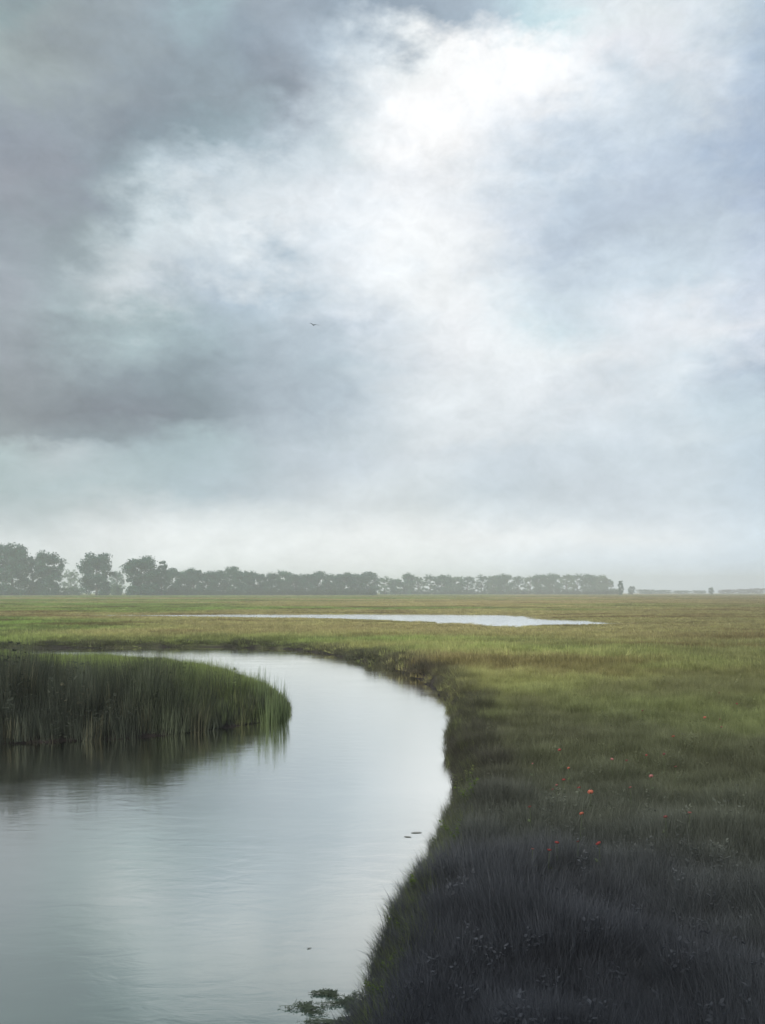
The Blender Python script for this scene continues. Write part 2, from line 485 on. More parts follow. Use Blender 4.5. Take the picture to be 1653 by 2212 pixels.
# distant meadow
x, y = fan(90000, 60, 900, .8, .55)
h, s, dp = height(x, y)
ok = (dp > 2.5) & (s > .5)
x, y, h, dp = x[ok], y[ok], h[ok], dp[ok]
n = len(x); d = np.hypot(x, y)
hs = rng.uniform(.5, 1.1, n)*np.where(dp < 14, .35+.03*dp, .8+.3*sstep(150, 400, d))
sc = 1+sstep(150, 600, d)*1.6
scatter('distant_grass', x, y, h-.02, rng.integers(17, 19, n), rotv(n, .03), np.stack([sc, sc, hs], 1), growth(x, y, rng.random(n)), 'thin pale grass of the meadow beyond the long pool')

# island reeds
n = 30000
x = rng.uniform(-24, -1.6, n); y = rng.uniform(13.5, 36.5, n)
di = sdist(x, y, ISLAND)
ok = di < -.02
x, y, di = x[ok], y[ok], di[ok]
h, s, dp = height(x, y)
n = len(x)
X = HX + x/y*F
front = -di
Hh = np.interp(y, [13.5, 16, 18, 21, 24, 30, 36], [1.30, 1.28, 1.08, .74, .50, .32, .28])
clump = sstep(.45, .75, fbm(x*1.6, y*1.3, 17, 2))
Hh = Hh*(.64+.50*fbm(x*.8, y*.8, 13, 3)+.34*clump)*rng.uniform(.68, 1.14, n)
Hh *= np.interp(X, [150, 320, 420, 520, 600], [1.03, 1.0, .90, .72, .52])
Hh *= .45+.55*sstep(0, 1.1, front)
isherb = rng.random(n) < np.interp(y, [14, 16.5, 22, 30], [.22, .06, .05, .1])
gi_ = np.where(isherb, rng.integers(12, 15, n), rng.integers(8, 12, n))
short = Hh < .55
gi_ = np.where(short, rng.integers(5, 8, n), gi_)
sz = np.where(short, Hh/.24, Hh)
c = lerp(np.repeat(np.array([[.068, .080, .060]]), n, 0), np.array([.24, .31, .10]), sstep(17.0, 24, y+(fbm(x*.5, y*.5, 66, 3)-.5)*6))  # front reeds coloured darker in place of shade, back ones light green
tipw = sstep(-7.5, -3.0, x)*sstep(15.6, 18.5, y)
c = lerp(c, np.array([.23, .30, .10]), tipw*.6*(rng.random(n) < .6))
straw = (rng.random(n) < .10)*.28
c = lerp(c, np.array([.26, .23, .13]), straw)
c = c*(.65+.7*rng.random(n))[:, None]
w_ = np.where(short, .55, 1.0)
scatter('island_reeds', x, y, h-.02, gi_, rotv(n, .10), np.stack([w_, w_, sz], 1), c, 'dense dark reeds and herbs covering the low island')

# ------------------------------------------------------------------ world
def lin(c): 
    c = c/255.0
    return c/12.92 if c <= .04045 else ((c+.055)/1.055)**2.4
SX = [0, 150, 300, 450, 600, 750, 900, 1050, 1200, 1350, 1500, 1653]
SKY = [
 (1279, [(200,207,210),(205,212,214),(212,218,220),(216,221,223),(218,223,225),(220,225,226),(215,221,224),(208,217,222),(198,209,218),(194,206,217),(188,201,214),(183,197,213)]),
 (1210, [(212,217,218),(214,219,220),(220,224,225),(222,226,227),(224,228,229),(226,229,230),(226,230,231),(220,226,230),(208,217,225),(203,214,224),(196,209,221),(188,203,217)]),
 (1160, [(212,218,220),(215,220,222),(222,226,227),(224,228,229),(224,228,229),(226,229,230),(228,231,232),(228,231,233),(225,229,232),(222,227,231),(215,223,230),(200,214,226)]),
 (1110, [(187,197,201),(191,201,204),(208,215,218),(212,219,222),(215,222,225),(215,221,224),(217,223,225),(215,223,228),(210,219,226),(212,221,229),(212,222,231),(203,217,229)]),
 (1060, [(172,188,191),(177,193,197),(177,193,198),(178,194,203),(195,205,212),(208,216,221),(210,218,222),(200,211,219),(205,215,223),(210,220,229),(208,220,229),(200,215,228)]),
 (990, [(176,192,194),(187,198,202),(173,190,195),(171,189,195),(183,195,203),(200,210,218),(212,220,225),(210,220,228),(208,218,226),(210,221,229),(208,220,229),(198,214,226)]),
 (966, [(169,183,185),(176,187,191),(168,184,190),(170,188,194),(182,194,202),(199,209,217),(214,221,226),(213,222,229),(210,220,227),(210,221,229),(210,222,230),(198,214,226)]),
 (940, [(142,150,153),(137,148,153),(146,160,166),(168,186,191),(177,189,197),(195,206,213),(218,225,229),(222,228,232),(215,224,230),(212,222,230),(215,226,233),(200,215,225)]),
 (880, [(134,140,144),(120,126,132),(123,130,138),(127,139,146),(161,173,182),(186,198,207),(220,227,231),(230,235,238),(225,231,236),(215,225,232),(210,222,230),(195,212,222)]),
 (800, [(144,151,156),(134,143,148),(138,150,157),(138,152,159),(165,178,187),(186,199,207),(225,230,234),(238,242,244),(235,240,242),(228,233,237),(215,225,232),(174,189,205)]),
 (700, [(157,165,171),(163,177,181),(166,183,186),(162,180,186),(175,189,198),(205,215,224),(232,238,242),(245,248,250),(215,230,236),(225,232,238),(230,234,238),(225,230,238)]),
 (600, [(156,164,171),(167,180,185),(212,220,224),(186,199,209),(185,200,211),(228,235,240),(248,251,252),(240,244,246),(215,226,234),(205,218,228),(205,218,228),(205,215,228)]),
 (500, [(151,160,167),(155,168,172),(205,217,222),(222,230,234),(228,234,238),(235,240,244),(250,252,253),(230,236,242),(195,207,220),(190,203,216),(195,208,220),(185,198,215)]),
 (400, [(150,156,164),(143,153,162),(156,172,179),(195,208,216),(218,228,234),(222,230,236),(240,243,246),(235,240,244),(200,213,225),(190,203,218),(183,197,213),(170,185,206)]),
 (300, [(148,156,166),(148,158,166),(139,150,159),(148,166,174),(190,203,212),(215,225,230),(252,253,254),(248,250,252),(215,225,235),(205,217,228),(181,196,213),(166,184,207)]),
 (200, [(157,168,172),(157,168,170),(146,157,165),(145,158,166),(154,164,174),(205,215,222),(252,253,254),(253,254,255),(247,249,251),(212,223,232),(205,215,224),(178,193,211)]),
 (100, [(168,181,180),(151,161,163),(149,161,168),(155,171,181),(155,168,180),(195,208,218),(247,251,252),(253,254,255),(250,252,254),(230,233,238),(222,230,238),(179,196,214)]),
 (0, [(147,165,167),(151,163,167),(154,168,176),(162,183,190),(161,174,184),(153,168,181),(157,172,185),(178,195,207),(200,222,228),(228,235,238),(215,225,230),(190,205,218)]),
 (-250, [(128,134,144),(132,138,148),(138,146,156),(146,156,166),(148,158,170),(154,164,176),(166,178,190),(178,190,202),(186,198,210),(188,200,212),(180,194,208),(174,186,202)]),
]
SUN_EL, SUN_AZ = math.radians(30), math.radians(200)   # azimuth clockwise from +Y; behind the viewer, a little to one side
world = bpy.data.worlds.new('World'); SC.world = world; world.use_nodes = True
nt = world.node_tree; nt.nodes.clear(); N, L = nt.nodes, nt.links
def math_(op, a, b=None, c=None, clamp=False):
    n = N.new('ShaderNodeMath'); n.operation = op; n.use_clamp = clamp
    for i, q in enumerate((a, b, c)):
        if q is None: continue
        if isinstance(q, (int, float)): n.inputs[i].default_value = q
        else: L.new(q, n.inputs[i])
    return n.outputs[0]
tc = N.new('ShaderNodeTexCoord')
# cloud edges are torn by layered noise in direction space
def noise(scale, detail, vec, rough=.55, dist=0.0):
    n = N.new('ShaderNodeTexNoise'); n.inputs['Scale'].default_value = scale; n.inputs['Detail'].default_value = detail
    n.inputs['Roughness'].default_value = rough; n.inputs['Distortion'].default_value = dist
    L.new(vec, n.inputs['Vector']); return n
def mapping(vec, sc, rot=(0, 0, 0)):
    m = N.new('ShaderNodeMapping'); m.inputs['Scale'].default_value = sc; m.inputs['Rotation'].default_value = rot
    L.new(vec, m.inputs[0]); return m.outputs[0]
dirv = tc.outputs['Generated']
flat = mapping(dirv, (1, 1, 1.9))
w1 = noise(5.5, 6, flat, .55)
sub = N.new('ShaderNodeVectorMath'); sub.operation = 'SUBTRACT'; sub.inputs[1].default_value = (.5, .5, .5)
L.new(w1.outputs['Color'], sub.inputs[0])
scv = N.new('ShaderNodeVectorMath'); scv.operation = 'SCALE'; scv.inputs['Scale'].default_value = .15
L.new(sub.outputs[0], scv.inputs[0])
# less tearing towards the horizon, where the cloud bands are level
sepr = N.new('ShaderNodeSeparateXYZ'); L.new(dirv, sepr.inputs[0])
amp = N.new('ShaderNodeMapRange'); amp.inputs[1].default_value = .02; amp.inputs[2].default_value = .30; amp.inputs[3].default_value = .10; amp.inputs[4].default_value = 1.0
L.new(sepr.outputs['Z'], amp.inputs[0])
sc2 = N.new('ShaderNodeVectorMath'); sc2.operation = 'SCALE'; L.new(scv.outputs[0], sc2.inputs[0]); L.new(amp.outputs[0], sc2.inputs['Scale'])
addv = N.new('ShaderNodeVectorMath'); addv.operation = 'ADD'; L.new(dirv, addv.inputs[0]); L.new(sc2.outputs[0], addv.inputs[1])
w2 = noise(24, 5, flat, .6)
sub2 = N.new('ShaderNodeVectorMath'); sub2.operation = 'SUBTRACT'; sub2.inputs[1].default_value = (.5, .5, .5); L.new(w2.outputs['Color'], sub2.inputs[0])
sc3 = N.new('ShaderNodeVectorMath'); sc3.operation = 'SCALE'; L.new(sub2.outputs[0], sc3.inputs[0]); L.new(math_('MULTIPLY', amp.outputs[0], .085), sc3.inputs['Scale'])
add2 = N.new('ShaderNodeVectorMath'); add2.operation = 'ADD'; L.new(addv.outputs[0], add2.inputs[0]); L.new(sc3.outputs[0], add2.inputs[1])
nrm = N.new('ShaderNodeVectorMath'); nrm.operation = 'NORMALIZE'; L.new(add2.outputs[0], nrm.inputs[0])
sp = N.new('ShaderNodeSeparateXYZ'); L.new(nrm.outputs[0], sp.inputs[0])
az = math_('ARCTAN2', sp.outputs['X'], sp.outputs['Y'])
# slope along the view (height over horizontal distance ahead)
hyp = math_('SQRT', math_('ADD', math_('MULTIPLY', sp.outputs['X'], sp.outputs['X']), math_('MULTIPLY', sp.outputs['Y'], sp.outputs['Y'])))
cosa = math_('MAXIMUM', math_('COSINE', az), .35)
slope = math_('DIVIDE', sp.outputs['Z'], math_('MAXIMUM', math_('MULTIPLY', hyp, cosa), .02))
AZ0 = math.atan(-HX/F)*1.12; AZ1 = -AZ0
facx = N.new('ShaderNodeMapRange'); facx.inputs[1].default_value = AZ0; facx.inputs[2].default_value = AZ1
L.new(az, facx.inputs[0])
def ramp(cols):
    r = N.new('ShaderNodeValToRGB'); cr = r.color_ramp; cr.interpolation = 'CARDINAL'
    pos = [(math.atan((X_-HX)/F)-AZ0)/(AZ1-AZ0) for X_ in SX]
    for i in range(len(pos)-2): cr.elements.new(.5)
    for i, (p, c) in enumerate(zip(pos, cols)):
        cr.elements[i].position = p
    for i, (p, c) in enumerate(zip(pos, cols)):
        cr.elements[i].color = (lin(c[0]), lin(c[1]), lin(c[2]), 1)
    L.new(facx.outputs[0], r.inputs[0]); return r.outputs[0]
cur = ramp(SKY[0][1]); prev = (HY-SKY[0][0])/F
for (yy, cols) in SKY[1:]:
    s_ = (HY-yy)/F
    mr = N.new('ShaderNodeMapRange')
    mr.inputs[1].default_value = prev; mr.inputs[2].default_value = s_
    L.new(slope, mr.inputs[0])
    mx = N.new('ShaderNodeMix'); mx.data_type = 'RGBA'
    L.new(mr.outputs[0], mx.inputs['Factor']); L.new(cur, mx.inputs['A']); L.new(ramp(cols), mx.inputs['B'])
    cur = mx.outputs['Result']; prev = s_
# detail in the cloud: soft billows and fine wispy streaks
nb = noise(9, 9, mapping(dirv, (1, 1, 1.6), (0, .5, 0)), .62, .4)
st = noise(38, 7, mapping(dirv, (1, .6, 1.5), (0, .6, 0)), .72, .5)
d1 = N.new('ShaderNodeMapRange'); d1.inputs[1].default_value = .25; d1.inputs[2].default_value = .75; d1.inputs[3].default_value = .89; d1.inputs[4].default_value = 1.11
L.new(nb.outputs[0], d1.inputs[0])
d2 = N.new('ShaderNodeMapRange'); d2.inputs[1].default_value = .25; d2.inputs[2].default_value = .75; d2.inputs[3].default_value = .91; d2.inputs[4].default_value = 1.09
L.new(st.outputs[0], d2.inputs[0])
hz = N.new('ShaderNodeMapRange'); hz.interpolation_type = 'SMOOTHSTEP'; hz.inputs[1].default_value = -.01; hz.inputs[2].default_value = .115; hz.inputs[3].default_value = 1.6; hz.inputs[4].default_value = 1.0
L.new(slope, hz.inputs[0])
dm = math_('MULTIPLY', math_('MULTIPLY', d1.outputs[0], d2.outputs[0]), hz.outputs[0])
det = N.new('ShaderNodeVectorMath'); det.operation = 'SCALE'; L.new(cur, det.inputs[0]); L.new(dm, det.inputs['Scale'])
# storm-grey cloud deck over the rest of the sky
rear = N.new('ShaderNodeValToRGB'); rear.color_ramp.elements[0].color = (.34, .37, .42, 1); rear.color_ramp.elements[1].color = (.62, .66, .72, 1)
rear.color_ramp.elements[0].position = .35; rear.color_ramp.elements[1].position = .68
L.new(noise(2.4, 8, dirv, .6).outputs[0], rear.inputs[0])
absaz = math_('ABSOLUTE', az)
fa = N.new('ShaderNodeMapRange'); fa.interpolation_type = 'SMOOTHSTEP'; fa.inputs[1].default_value = .55; fa.inputs[2].default_value = 1.1
L.new(absaz, fa.inputs[0])
fe = N.new('ShaderNodeMapRange'); fe.interpolation_type = 'SMOOTHSTEP'; fe.inputs[1].default_value = .82; fe.inputs[2].default_value = 1.5
L.new(slope, fe.inputs[0])
fm = math_('MAXIMUM', fa.outputs[0], fe.outputs[0])
mxr = N.new('ShaderNodeMix'); mxr.data_type = 'RGBA'
L.new(fm, mxr.inputs['Factor']); L.new(det.outputs[0], mxr.inputs['A']); L.new(rear.outputs[0], mxr.inputs['B'])
bg = N.new('ShaderNodeBackground'); bg.inputs['Strength'].default_value = .525
L.new(mxr.outputs['Result'], bg.inputs['Color'])
sky = N.new('ShaderNodeTexSky'); sky.sky_type = 'NISHITA'; sky.sun_disc = False; sky.sun_elevation = SUN_EL; sky.sun_rotation = SUN_AZ
bg2 = N.new('ShaderNodeBackground'); bg2.inputs['Strength'].default_value = .06; L.new(sky.outputs[0], bg2.inputs['Color'])
ms = N.new('ShaderNodeMixShader'); ms.inputs[0].default_value = .06
L.new(bg.outputs[0], ms.inputs[1]); L.new(bg2.outputs[0], ms.inputs[2])
wo = N.new('ShaderNodeOutputWorld'); L.new(ms.outputs[0], wo.inputs['Surface'])
world.cycles.sampling_method = 'MANUAL'; world.cycles.sample_map_resolution = 512

sun = bpy.data.lights.new('sun', 'SUN'); sun.energy = 1.5; sun.angle = math.radians(10); sun.color = (1, .95, .87)
so = bpy.data.objects.new('sun', sun); COL.objects.link(so)
sd = Vector((math.sin(SUN_AZ)*math.cos(SUN_EL), math.cos(SUN_AZ)*math.cos(SUN_EL), math.sin(SUN_EL)))
so.rotation_euler = sd.to_track_quat('Z', 'Y').to_euler(); so.location = sd*60

# ------------------------------------------------------------------ trees
def tree_meshes(seed, H, W, base, nleaf, lsize, slender=False):
    """returns (trunk mesh data, crown mesh data) of a tree H high and W wide"""
    r = random.Random(seed); npr = np.random.default_rng(seed)
    tb = MB()
    lean = r.uniform(-.04, .04)*H
    top = .8*H
    tp = [(lean*t*t, 0.02*H*math.sin(t*4+seed), top*t) for t in (0, .15, .35, .6, .85, 1)]
    R0 = H*.022
    tube(tb, tp, [R0*1.3, R0, R0*.85, R0*.6, R0*.35, R0*.12], 8)
    ends = []
    nl = 9 if not slender else 12
    for i in range(nl):
        t = base + (.92-base)*i/(nl-1)
        p0 = np.array([lean*t*t, .02*H*math.sin(t*4+seed), top*t])
        a = i*2.4+r.uniform(-.5, .5)
        prof = math.sin(math.pi*min(1, (t-base+.18)/(1.12-base)))**.7
        L_ = W*.42*prof*r.uniform(.75, 1.1)
        up = .25+.5*t
        p1 = p0+np.array([math.cos(a)*L_*.5, math.sin(a)*L_*.5, L_*.5*up+.02*H])
        p2 = p0+np.array([math.cos(a)*L_, math.sin(a)*L_, L_*up*1.3+.03*H])
        tube(tb, [p0, p1, p2], [R0*.4, R0*.25, R0*.08], 5)
        ends += [(p2, 1.0), (p1, .8)]
        for q in range(2):
            b = a+r.uniform(-1, 1)
            e = p1+np.array([math.cos(b)*L_*.5, math.sin(b)*L_*.5, r.uniform(.1, .6)*L_*.6])
            tube(tb, [p1, e], [R0*.16, R0*.05], 4); ends.append((e, .8))
    ends.append((np.array(tp[-1])+[0, 0, .08*H], .9))
    ends.append((np.array(tp[-2])+[0, 0, .05*H], .9))
    # leaf clumps round the limb ends and through the whole crown
    nc = 75 if not slender else 46
    tt = npr.uniform(base*.5, .95, nc)
    def prof_(t): return np.sqrt(np.clip(1-((t-.47)/.60)**2, .04, 1))
    rc = W*.5*prof_(tt)*np.sqrt(npr.uniform(.1, 1, nc))*.78
    ac = npr.uniform(0, 2*math.pi, nc)
    extra = np.stack([rc*np.cos(ac), rc*np.sin(ac), tt*H], 1)
    C = np.vstack([np.array([e[0] for e in ends]), extra]); S = np.concatenate([[e[1]*.85 for e in ends], npr.uniform(.7, 1.15, nc)])
    tz = C[:, 2]/H
    rmax = W*.5*prof_(np.clip(tz, 0, .97))*.85; rcur = np.hypot(C[:, 0], C[:, 1])
    k_ = np.minimum(1, rmax/np.maximum(rcur, .01)); C[:, 0] *= k_; C[:, 1] *= k_
    C[:, 2] = np.where(C[:, 2] > H*.84, H*npr.uniform(.72, .90, len(C)), C[:, 2])
    k = npr.integers(0, len(C), nleaf)
    rad = W*(.15 if not slender else .13)*S[k]*npr.uniform(.6, 1.25, len(C))[k]
    dv = npr.normal(size=(nleaf, 3)); dv /= np.linalg.norm(dv, axis=1)[:, None]
    rr = rad*npr.random(nleaf)**.42*np.where(npr.random(nleaf) < .12, 1.45, 1)
    P = C[k]+dv*rr[:, None]*np.array([1, 1, .78])
    over = P[:, 2] > H*.97
    P[over, 2] = H*(.97-.25*npr.random(over.sum())**1.5)
    P[:, 2] = np.maximum(P[:, 2], .02*H*npr.random(nleaf))
    # each leaf cluster: a bent diamond
    a = npr.normal(size=(nleaf, 3)); a /= np.linalg.norm(a, axis=1)[:, None]
    b = np.cross(a, npr.normal(size=(nleaf, 3))); b /= np.linalg.norm(b, axis=1)[:, None]
    s1 = lsize*npr.uniform(.5, 1.2, nleaf)[:, None]; s2 = s1*npr.uniform(.45, .8, nleaf)[:, None]
    V = np.stack([P-a*s1, P-b*s2+a*s1*.2, P+a*s1, P+b*s2+a*s1*.1], 1).reshape(-1, 3)
    Fc = np.arange(nleaf*4).reshape(-1, 4)
    return tb.mesh('trunk', M_BARK), (V, Fc)

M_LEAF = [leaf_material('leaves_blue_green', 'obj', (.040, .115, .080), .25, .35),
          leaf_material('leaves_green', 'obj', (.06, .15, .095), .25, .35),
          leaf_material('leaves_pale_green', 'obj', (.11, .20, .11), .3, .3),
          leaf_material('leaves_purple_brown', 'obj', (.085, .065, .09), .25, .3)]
PROTO = {}
def proto(kind, v):
    key = (kind, v)
    if key in PROTO: return PROTO[key]
    if kind == 'round': H, W, base, nl, ls, sl = 20, 15.5, .06, 13000, .40, False
    elif kind == 'tall': H, W, base, nl, ls, sl = 20, 10, .06, 8000, .38, True
    elif kind == 'row': H, W, base, nl, ls, sl = 16, 14, .04, 9000, .40, False
    elif kind == 'open': H, W, base, nl, ls, sl = 18, 12, .05, 4500, .36, True
    elif kind == 'bush': H, W, base, nl, ls, sl = 6, 9, .05, 1500, .4, False
    tr, (V, Fc) = tree_meshes(100*v+hash_kind[kind], H, W, base, nl, ls, sl)
    PROTO[key] = (H, W, tr, V, Fc, {})
    return PROTO[key]
hash_kind = {'round': 1, 'tall': 2, 'row': 3, 'open': 4, 'bush': 5}
ordn = ['first', 'second', 'third', 'fourth', 'fifth', 'sixth', 'seventh', 'eighth', 'ninth', 'tenth', 'eleventh', 'twelfth', 'thirteenth',
        'fourteenth', 'fifteenth', 'sixteenth', 'seventeenth', 'eighteenth', 'nineteenth', 'twentieth']
def place_tree(kind, v, leaf, X, width, topY, dist, label, group, name='tree', cat='tree'):
    H, W, tr, V, Fc, cm = proto(kind, v)
    if leaf not in cm: cm[leaf] = mesh_np('crown', V, Fc, [M_LEAF[leaf]])
    x = (X-HX)/F*dist
    gz_ = float(height(np.array([x]), np.array([float(dist)]))[0][0])
    hh = (HY-topY)/F*dist + CAMZ - gz_
    o = empty(name, (x, dist, gz_-.1), random.uniform(0, 6.28))
    sw = width/F*dist/W
    o.scale = (sw, sw, hh/H*1.03)
    tag(o, label, cat, group)
    link('crown', cm[leaf], o)
    if name != 'bush': link('trunk', tr, o)
    return o
g1 = 'large trees at the left end of the tree line'
place_tree('round', 1, 0, 24, 98, 1170, 560, 'tallest round blue-green tree, cut off by the picture edge', g1)
place_tree('tall', 1, 0, 72, 52, 1196, 585, 'narrow grey-green tree squeezed between the two tallest trees', g1)
place_tree('round', 2, 0, 106, 74, 1187, 570, 'tall rounded tree with a steep side facing the meadow gap', g1)
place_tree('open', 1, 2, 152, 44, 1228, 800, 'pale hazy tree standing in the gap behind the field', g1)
place_tree('bush', 1, 2, 158, 60, 1268, 620, 'low light green bush on the grass of the gap', g1, 'bush', 'bush')
place_tree('round', 3, 0, 209, 82, 1192, 570, 'free-standing dark oval tree beside the meadow gap', g1)
place_tree('bush', 2, 2, 250, 36, 1262, 610, 'small pale bush between the oval tree and the domed tree', g1, 'bush', 'bush')
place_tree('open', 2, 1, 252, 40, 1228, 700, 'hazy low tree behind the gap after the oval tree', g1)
place_tree('round', 4, 0, 304, 92, 1199, 565, 'broad domed tree where the long low row begins', g1)
place_tree('tall', 2, 0, 350, 32, 1208, 575, 'slim pointed tree leaning against the broad domed tree', g1)
row1 = [(332,1232),(372,1226),(397,1231),(422,1226),(450,1232),(478,1231),(506,1222),(532,1230),(560,1236),(588,1235),(618,1231),(642,1237),(668,1238),(690,1233),(716,1239),(744,1235),(772,1238),(800,1234)]
for i, (X_, t_) in enumerate(row1):
    place_tree('row' if i % 3 else 'round', 1+i % 4, 0 if i % 4 != 2 else 1, X_+random.uniform(-3, 3), random.uniform(44, 56), t_, 600+i*7+random.uniform(-15, 15),
               'blue-grey bushy tree, %s of the darker low row after the domed tree' % ordn[i], 'darker low row of trees along the horizon')
row2 = [(830,1243),(852,1248),(880,1236),(905,1241),(932,1239),(960,1239),(986,1244),(1012,1241),(1040,1239),(1066,1240),(1092,1238),(1118,1240),(1144,1242),(1170,1238),(1196,1237),(1222,1236),(1248,1237),(1272,1237),(1294,1241),(1310,1246)]
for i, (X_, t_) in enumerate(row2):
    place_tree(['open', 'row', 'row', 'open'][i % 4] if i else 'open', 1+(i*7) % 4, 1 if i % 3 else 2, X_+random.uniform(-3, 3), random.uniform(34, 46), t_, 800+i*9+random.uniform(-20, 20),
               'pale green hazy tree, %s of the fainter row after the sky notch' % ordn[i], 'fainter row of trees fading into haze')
g3 = 'scattered small trees beyond the end of the row'
place_tree('tall', 3, 0, 1341, 15, 1252, 700, 'lone thin dark tree just past the end of the row', g3)
place_tree('open', 3, 0, 1364, 19, 1264, 800, 'small squat tree beside the lone thin tree', g3)
place_tree('open', 4, 0, 1537, 15, 1267, 850, 'solitary tiny tree on the bare horizon', g3)
for i, (X_, t_, wd_, lf, lb) in enumerate([(1325, 1272, 34, 2, 'low pale scrub at the foot of the lone thin tree'), (1395, 1273, 46, 0, 'low scrub beside the squat tree'),
        (1430, 1274, 52, 1, 'long low green bush midway along the bare horizon'), (1472, 1275, 44, 1, 'flat dull bush between the scrub and the solitary tree'), (1508, 1275, 40, 0, 'flat bush touching the solitary tiny tree'),
        (1572, 1273, 42, 3, 'purple-brown bush nearest the solitary tiny tree'), (1606, 1272, 44, 3, 'middle purple-brown bush of three on the horizon'), (1640, 1271, 50, 3, 'purple-brown bush at the very end of the horizon')]):
    place_tree('bush', 1+i % 3, lf, X_, wd_, t_, 1150+i*25, lb, 'low scrub on the horizon', 'bush', 'bush')
# dark foot of the wood
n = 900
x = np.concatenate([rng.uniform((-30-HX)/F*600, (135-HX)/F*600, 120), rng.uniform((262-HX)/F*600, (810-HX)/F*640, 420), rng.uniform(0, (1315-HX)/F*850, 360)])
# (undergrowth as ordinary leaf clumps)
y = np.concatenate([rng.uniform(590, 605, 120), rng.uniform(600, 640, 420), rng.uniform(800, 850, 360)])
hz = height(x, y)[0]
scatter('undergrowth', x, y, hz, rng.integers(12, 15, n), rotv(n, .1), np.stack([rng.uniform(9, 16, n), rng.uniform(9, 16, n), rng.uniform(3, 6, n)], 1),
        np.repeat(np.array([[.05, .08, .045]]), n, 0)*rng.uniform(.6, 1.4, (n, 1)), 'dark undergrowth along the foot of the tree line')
# unseen trees added behind the viewer to shade the near bank
for i, (x_, y_, H_, W_) in enumerate([(-4.5, -12, 11, 10), (3.5, -11, 11, 11), (12, -12, 12, 12), (21, -10, 11, 11)]):
    H, W, tr, V, Fc, cm = proto('round', 1+i % 4)
    if 1 not in cm: cm[1] = mesh_np('crown', V, Fc, [M_LEAF[1]])
    o = empty('tree', (x_, y_, .1), i*1.3); o.scale = (W_/W, W_/W, H_/H)
    tag(o, ['broad leafy tree on the riverbank, %s from the water' % ordn[i]][0], 'tree', 'bank trees behind the viewpoint')
    link('crown', cm[1], o); link('trunk', tr, o)

# ------------------------------------------------------------------ single plants, flowers, leaves, bird
M_REED = leaf_material('reed_green', 'obj', (.15, .20, .095), .3, .2)
M_SHOOT = leaf_material('shoot_green', 'obj', (.10, .15, .035), .35, .3)
M_WEED = leaf_material('weed_dark', 'obj', (.10, .13, .09), .15, .3)
M_STEM = simple_mat('flower_stem', (.07, .10, .035))
def zat(x, y): return float(height(np.array([float(x)]), np.array([float(y)]))[0][0])
# reed clump at the tip of the island
def reed_clump(X, Y, n, h, R_, label):
    x_, y_ = wp(X, Y, .05)
    o = empty('reed_clump', (x_, y_, zat(x_, y_)-.03))
    tag(o, label, 'reeds', 'reed clumps at the tip of the island')
    mb = MB(); sb = MB()
    for i in range(n):
        r = R_*math.sqrt(random.random()); a = random.uniform(0, 6.28)
        hh = h*random.uniform(.55, 1.05)
        blade(mb, r*math.cos(a), r*math.sin(a)*.8, hh, .013*random.uniform(.7, 1.3), hh*random.uniform(-.03, .08), a, hh*random.uniform(-.02, .12), 5)
        if i % 6 == 0:
            x0, y0 = r*math.cos(a), r*math.sin(a)*.8
            tube(sb, [(x0, y0, 0), (x0+.02, y0, hh*.6), (x0+.03, y0+.01, hh*1.08)], [.004, .003, .0015], 5)
    o2 = link('blades', mb.mesh('blades', M_REED), o); o3 = link('stalks', sb.mesh('stalks', M_REED), o)
    return o
reed_clump(583, 1558, 90, 1.20, .16, 'tall narrow tuft of green reeds standing highest near the tip of the dark island')
reed_clump(606, 1550, 120, 1.02, .15, 'upright bright green reeds at the very tip of the dark island beside open water')
reed_clump(560, 1540, 50, .95, .18, 'thin low reeds just inland of the tall narrow tuft on the island')
# leafy shoots along the near bank
for (X, Y, h_, sc_, lab) in [(966, 1775, .42, 1., 'pointed dark green shoot leaning over the water where the bank juts out'),
        (930, 1868, .30, .9, 'small forked shoot on the bank beside two floating leaves'),
        (888, 1965, .26, 1.1, 'yellow-green leafy bush catching light on the bend of the near bank'),
        (865, 2010, .22, .8, 'low mossy green sprig just below the yellow-green bush'),
        (850, 2065, .24, .8, 'dark sprig on the steep corner of the near bank'),
        (820, 2150, .26, .8, 'loose grey-green spray of leaves hanging over the lower bank'),
        (790, 2205, .24, .9, 'bushy dark weed at the foot of the near bank')]:
    x_, y_ = wp(X, Y, .05)
    x_ += .10 if Y > 1900 else .24
    o = empty('leafy_shoot', (x_, y_, max(zat(x_, y_), 0)-.02)); tag(o, lab, 'plant', 'leafy shoots along the near bank')
    sb = MB(); lb = MB()
    for i in range(9):
        a = random.uniform(0, 6.28); l_ = h_*random.uniform(.6, 1.1)
        dx, dy = math.cos(a)*.35*l_-.12*l_, math.sin(a)*.35*l_
        pts = [(0, 0, 0), (dx*.4, dy*.4, l_*.5), (dx, dy, l_*.95)]
        tube(sb, pts, [.003, .002, .001], 4)
        for t in np.linspace(.25, 1, 7):
            p = (dx*t*t, dy*t*t, l_*t*.95)
            leafspray(lb, p, .030*sc_, 4)
    link('stem', sb.mesh('stem', M_STEM), o); link('leaves', lb.mesh('leaves', M_SHOOT), o)
